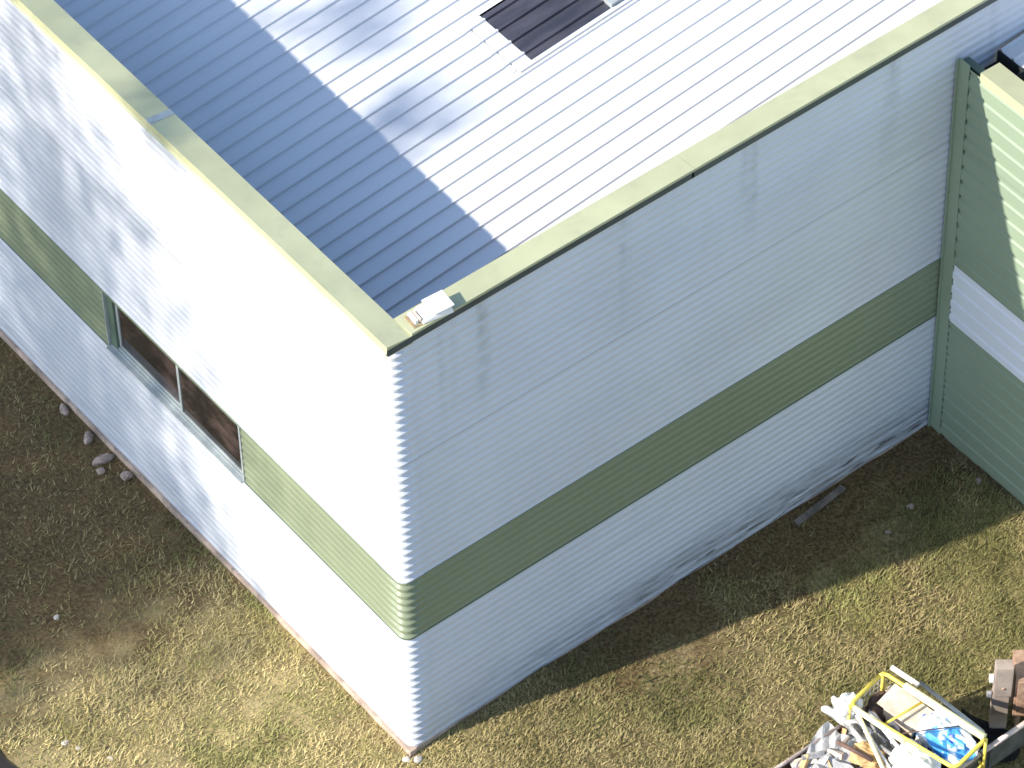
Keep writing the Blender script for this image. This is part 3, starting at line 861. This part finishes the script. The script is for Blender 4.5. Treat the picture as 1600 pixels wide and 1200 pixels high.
V[:, 2] = np.stack([x + ca * lean, y + sa * lean, z + hgt], -1)
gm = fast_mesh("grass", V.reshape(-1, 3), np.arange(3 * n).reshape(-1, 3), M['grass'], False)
pal = np.array([(0.125, 0.115, 0.038), (0.20, 0.18, 0.065), (0.32, 0.255, 0.115), (0.24, 0.20, 0.075), (0.27, 0.26, 0.085)])
mixn = np.clip(vnoise(x * 0.7 + 40, y * 0.7) * 0.75 + vnoise(x * 2.6, y * 2.6 + 11) * 0.35 + 0.22 * r_.random(n) - 0.14, 0, 0.999)
dry_shade = 1.0 + 0.55 * smooth(1.2, -0.8, x)
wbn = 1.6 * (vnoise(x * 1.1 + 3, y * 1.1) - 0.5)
dry_shade = dry_shade * np.where(x < -0.06, 1 - 0.45 * smooth(2.4, 4.6, y + wbn), 1 - 0.4 * smooth(-1.5, -0.4, y + wbn) * smooth(0.6, 3.2, x))      # blades on the bare soil tinted darker, deepening the shade there
tint = dry_shade[:, None] * pal[np.minimum((mixn * 5).astype(int), 4)] * (0.8 + 0.4 * r_.random(n))[:, None]
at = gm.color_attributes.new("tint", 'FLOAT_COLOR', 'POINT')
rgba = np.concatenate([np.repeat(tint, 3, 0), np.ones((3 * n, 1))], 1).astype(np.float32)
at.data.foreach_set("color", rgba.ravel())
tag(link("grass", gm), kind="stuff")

# ------------------------------------------------------------------ tree beyond the left edge, whose crown dapples the wall
def tree(cx, cy, cz, rx, ry, rzz, n_cl, n_leaf, leaf, seed, label, tips=()):
    rg = np.random.default_rng(seed)
    t = empty("broadleaf_tree", (cx, cy, 0)); tag(t, label, "tree")
    # clumps sit mostly in the outer crown
    d = rg.normal(size=(n_cl, 3)); d /= np.linalg.norm(d, axis=1)[:, None]
    rad = rg.random(n_cl) ** 0.45
    cen = d * rad[:, None] * np.array([rx, ry, rzz]) * 0.93
    for i, tp in enumerate(tips): cen[i] = tp
    dens = np.where(cen[:, 2] < -2.0, 3.6, 1.0); dens[:len(tips)] = 1.0; dens /= dens.sum()
    ci = rg.choice(n_cl, n_leaf, p=dens)
    sig = rg.uniform(0.45, 1.0, n_cl); sig[:len(tips)] = 0.26
    p = cen[ci] + rg.normal(size=(n_leaf, 3)) * sig[ci][:, None] * np.array([1, 1, 0.75])
    p[:, 2] += cz
    a = rg.normal(size=(n_leaf, 3)); a /= np.linalg.norm(a, axis=1)[:, None]
    b = np.cross(a, rg.normal(size=(n_leaf, 3))); b /= np.linalg.norm(b, axis=1)[:, None]
    s = leaf * rg.uniform(0.6, 1.3, n_leaf)[:, None]
    V = np.stack([p - a * s, p + b * s * 0.55, p + a * s, p - b * s * 0.55], 1)
    o = link("crown", fast_mesh("crown", V.reshape(-1, 3), np.arange(4 * n_leaf).reshape(-1, 4), M['leaf'], False), t)
    bm = bmesh.new()
    add_tube(bm, [(0, 0, -0.5), (0.1, 0.05, cz * 0.3), (-0.05, 0.1, cz * 0.7), (0, 0, cz + rzz * 0.5)], (0.34, 0.28, 0.2, 0.06), 10)
    for i in range(12):
        h = cz * 0.45 + rg.random() * (cz * 0.55 + rzz * 0.2)
        e = cen[rg.integers(0, n_cl)] + np.array([0, 0, cz])
        mid = (np.array([0, 0, h]) + e) / 2 + np.array([0, 0, -0.3])
        add_tube(bm, [(0, 0, h), mid, e], (0.11, 0.07, 0.025), 6)
    bm_obj("trunk", bm, M['bark'], t)
    return t
# empties written at the world origin move to the base of their thing
for root, base in ((tl, (3.0, -4.0, 0.0)), (bk, (4.3, -4.0, 0.47)), (an, (L, -0.12, 0.0))):
    root.location = base
    for ch in root.children: ch.location = ch.location - Vector(base)

tree(-25.0, 12.5, 17.2, 4.6, 4.5, 6.7, 190, 19500, 0.12, 3, "tall leafy tree left of the warehouse whose crown dapples the white wall",
     ((0, -0.5, 6.9), (0.3, 0.1, 7.15), (0, -1.9, 6.5), (0.2, -2.0, 6.65), (0, -2.4, 6.0), (0.2, -2.6, 5.8)))
tree(-23.0, 17.9, 15.6, 4.5, 4.2, 6.0, 120, 13000, 0.13, 9, "second leafy tree farther along the warehouse's sunlit wall")
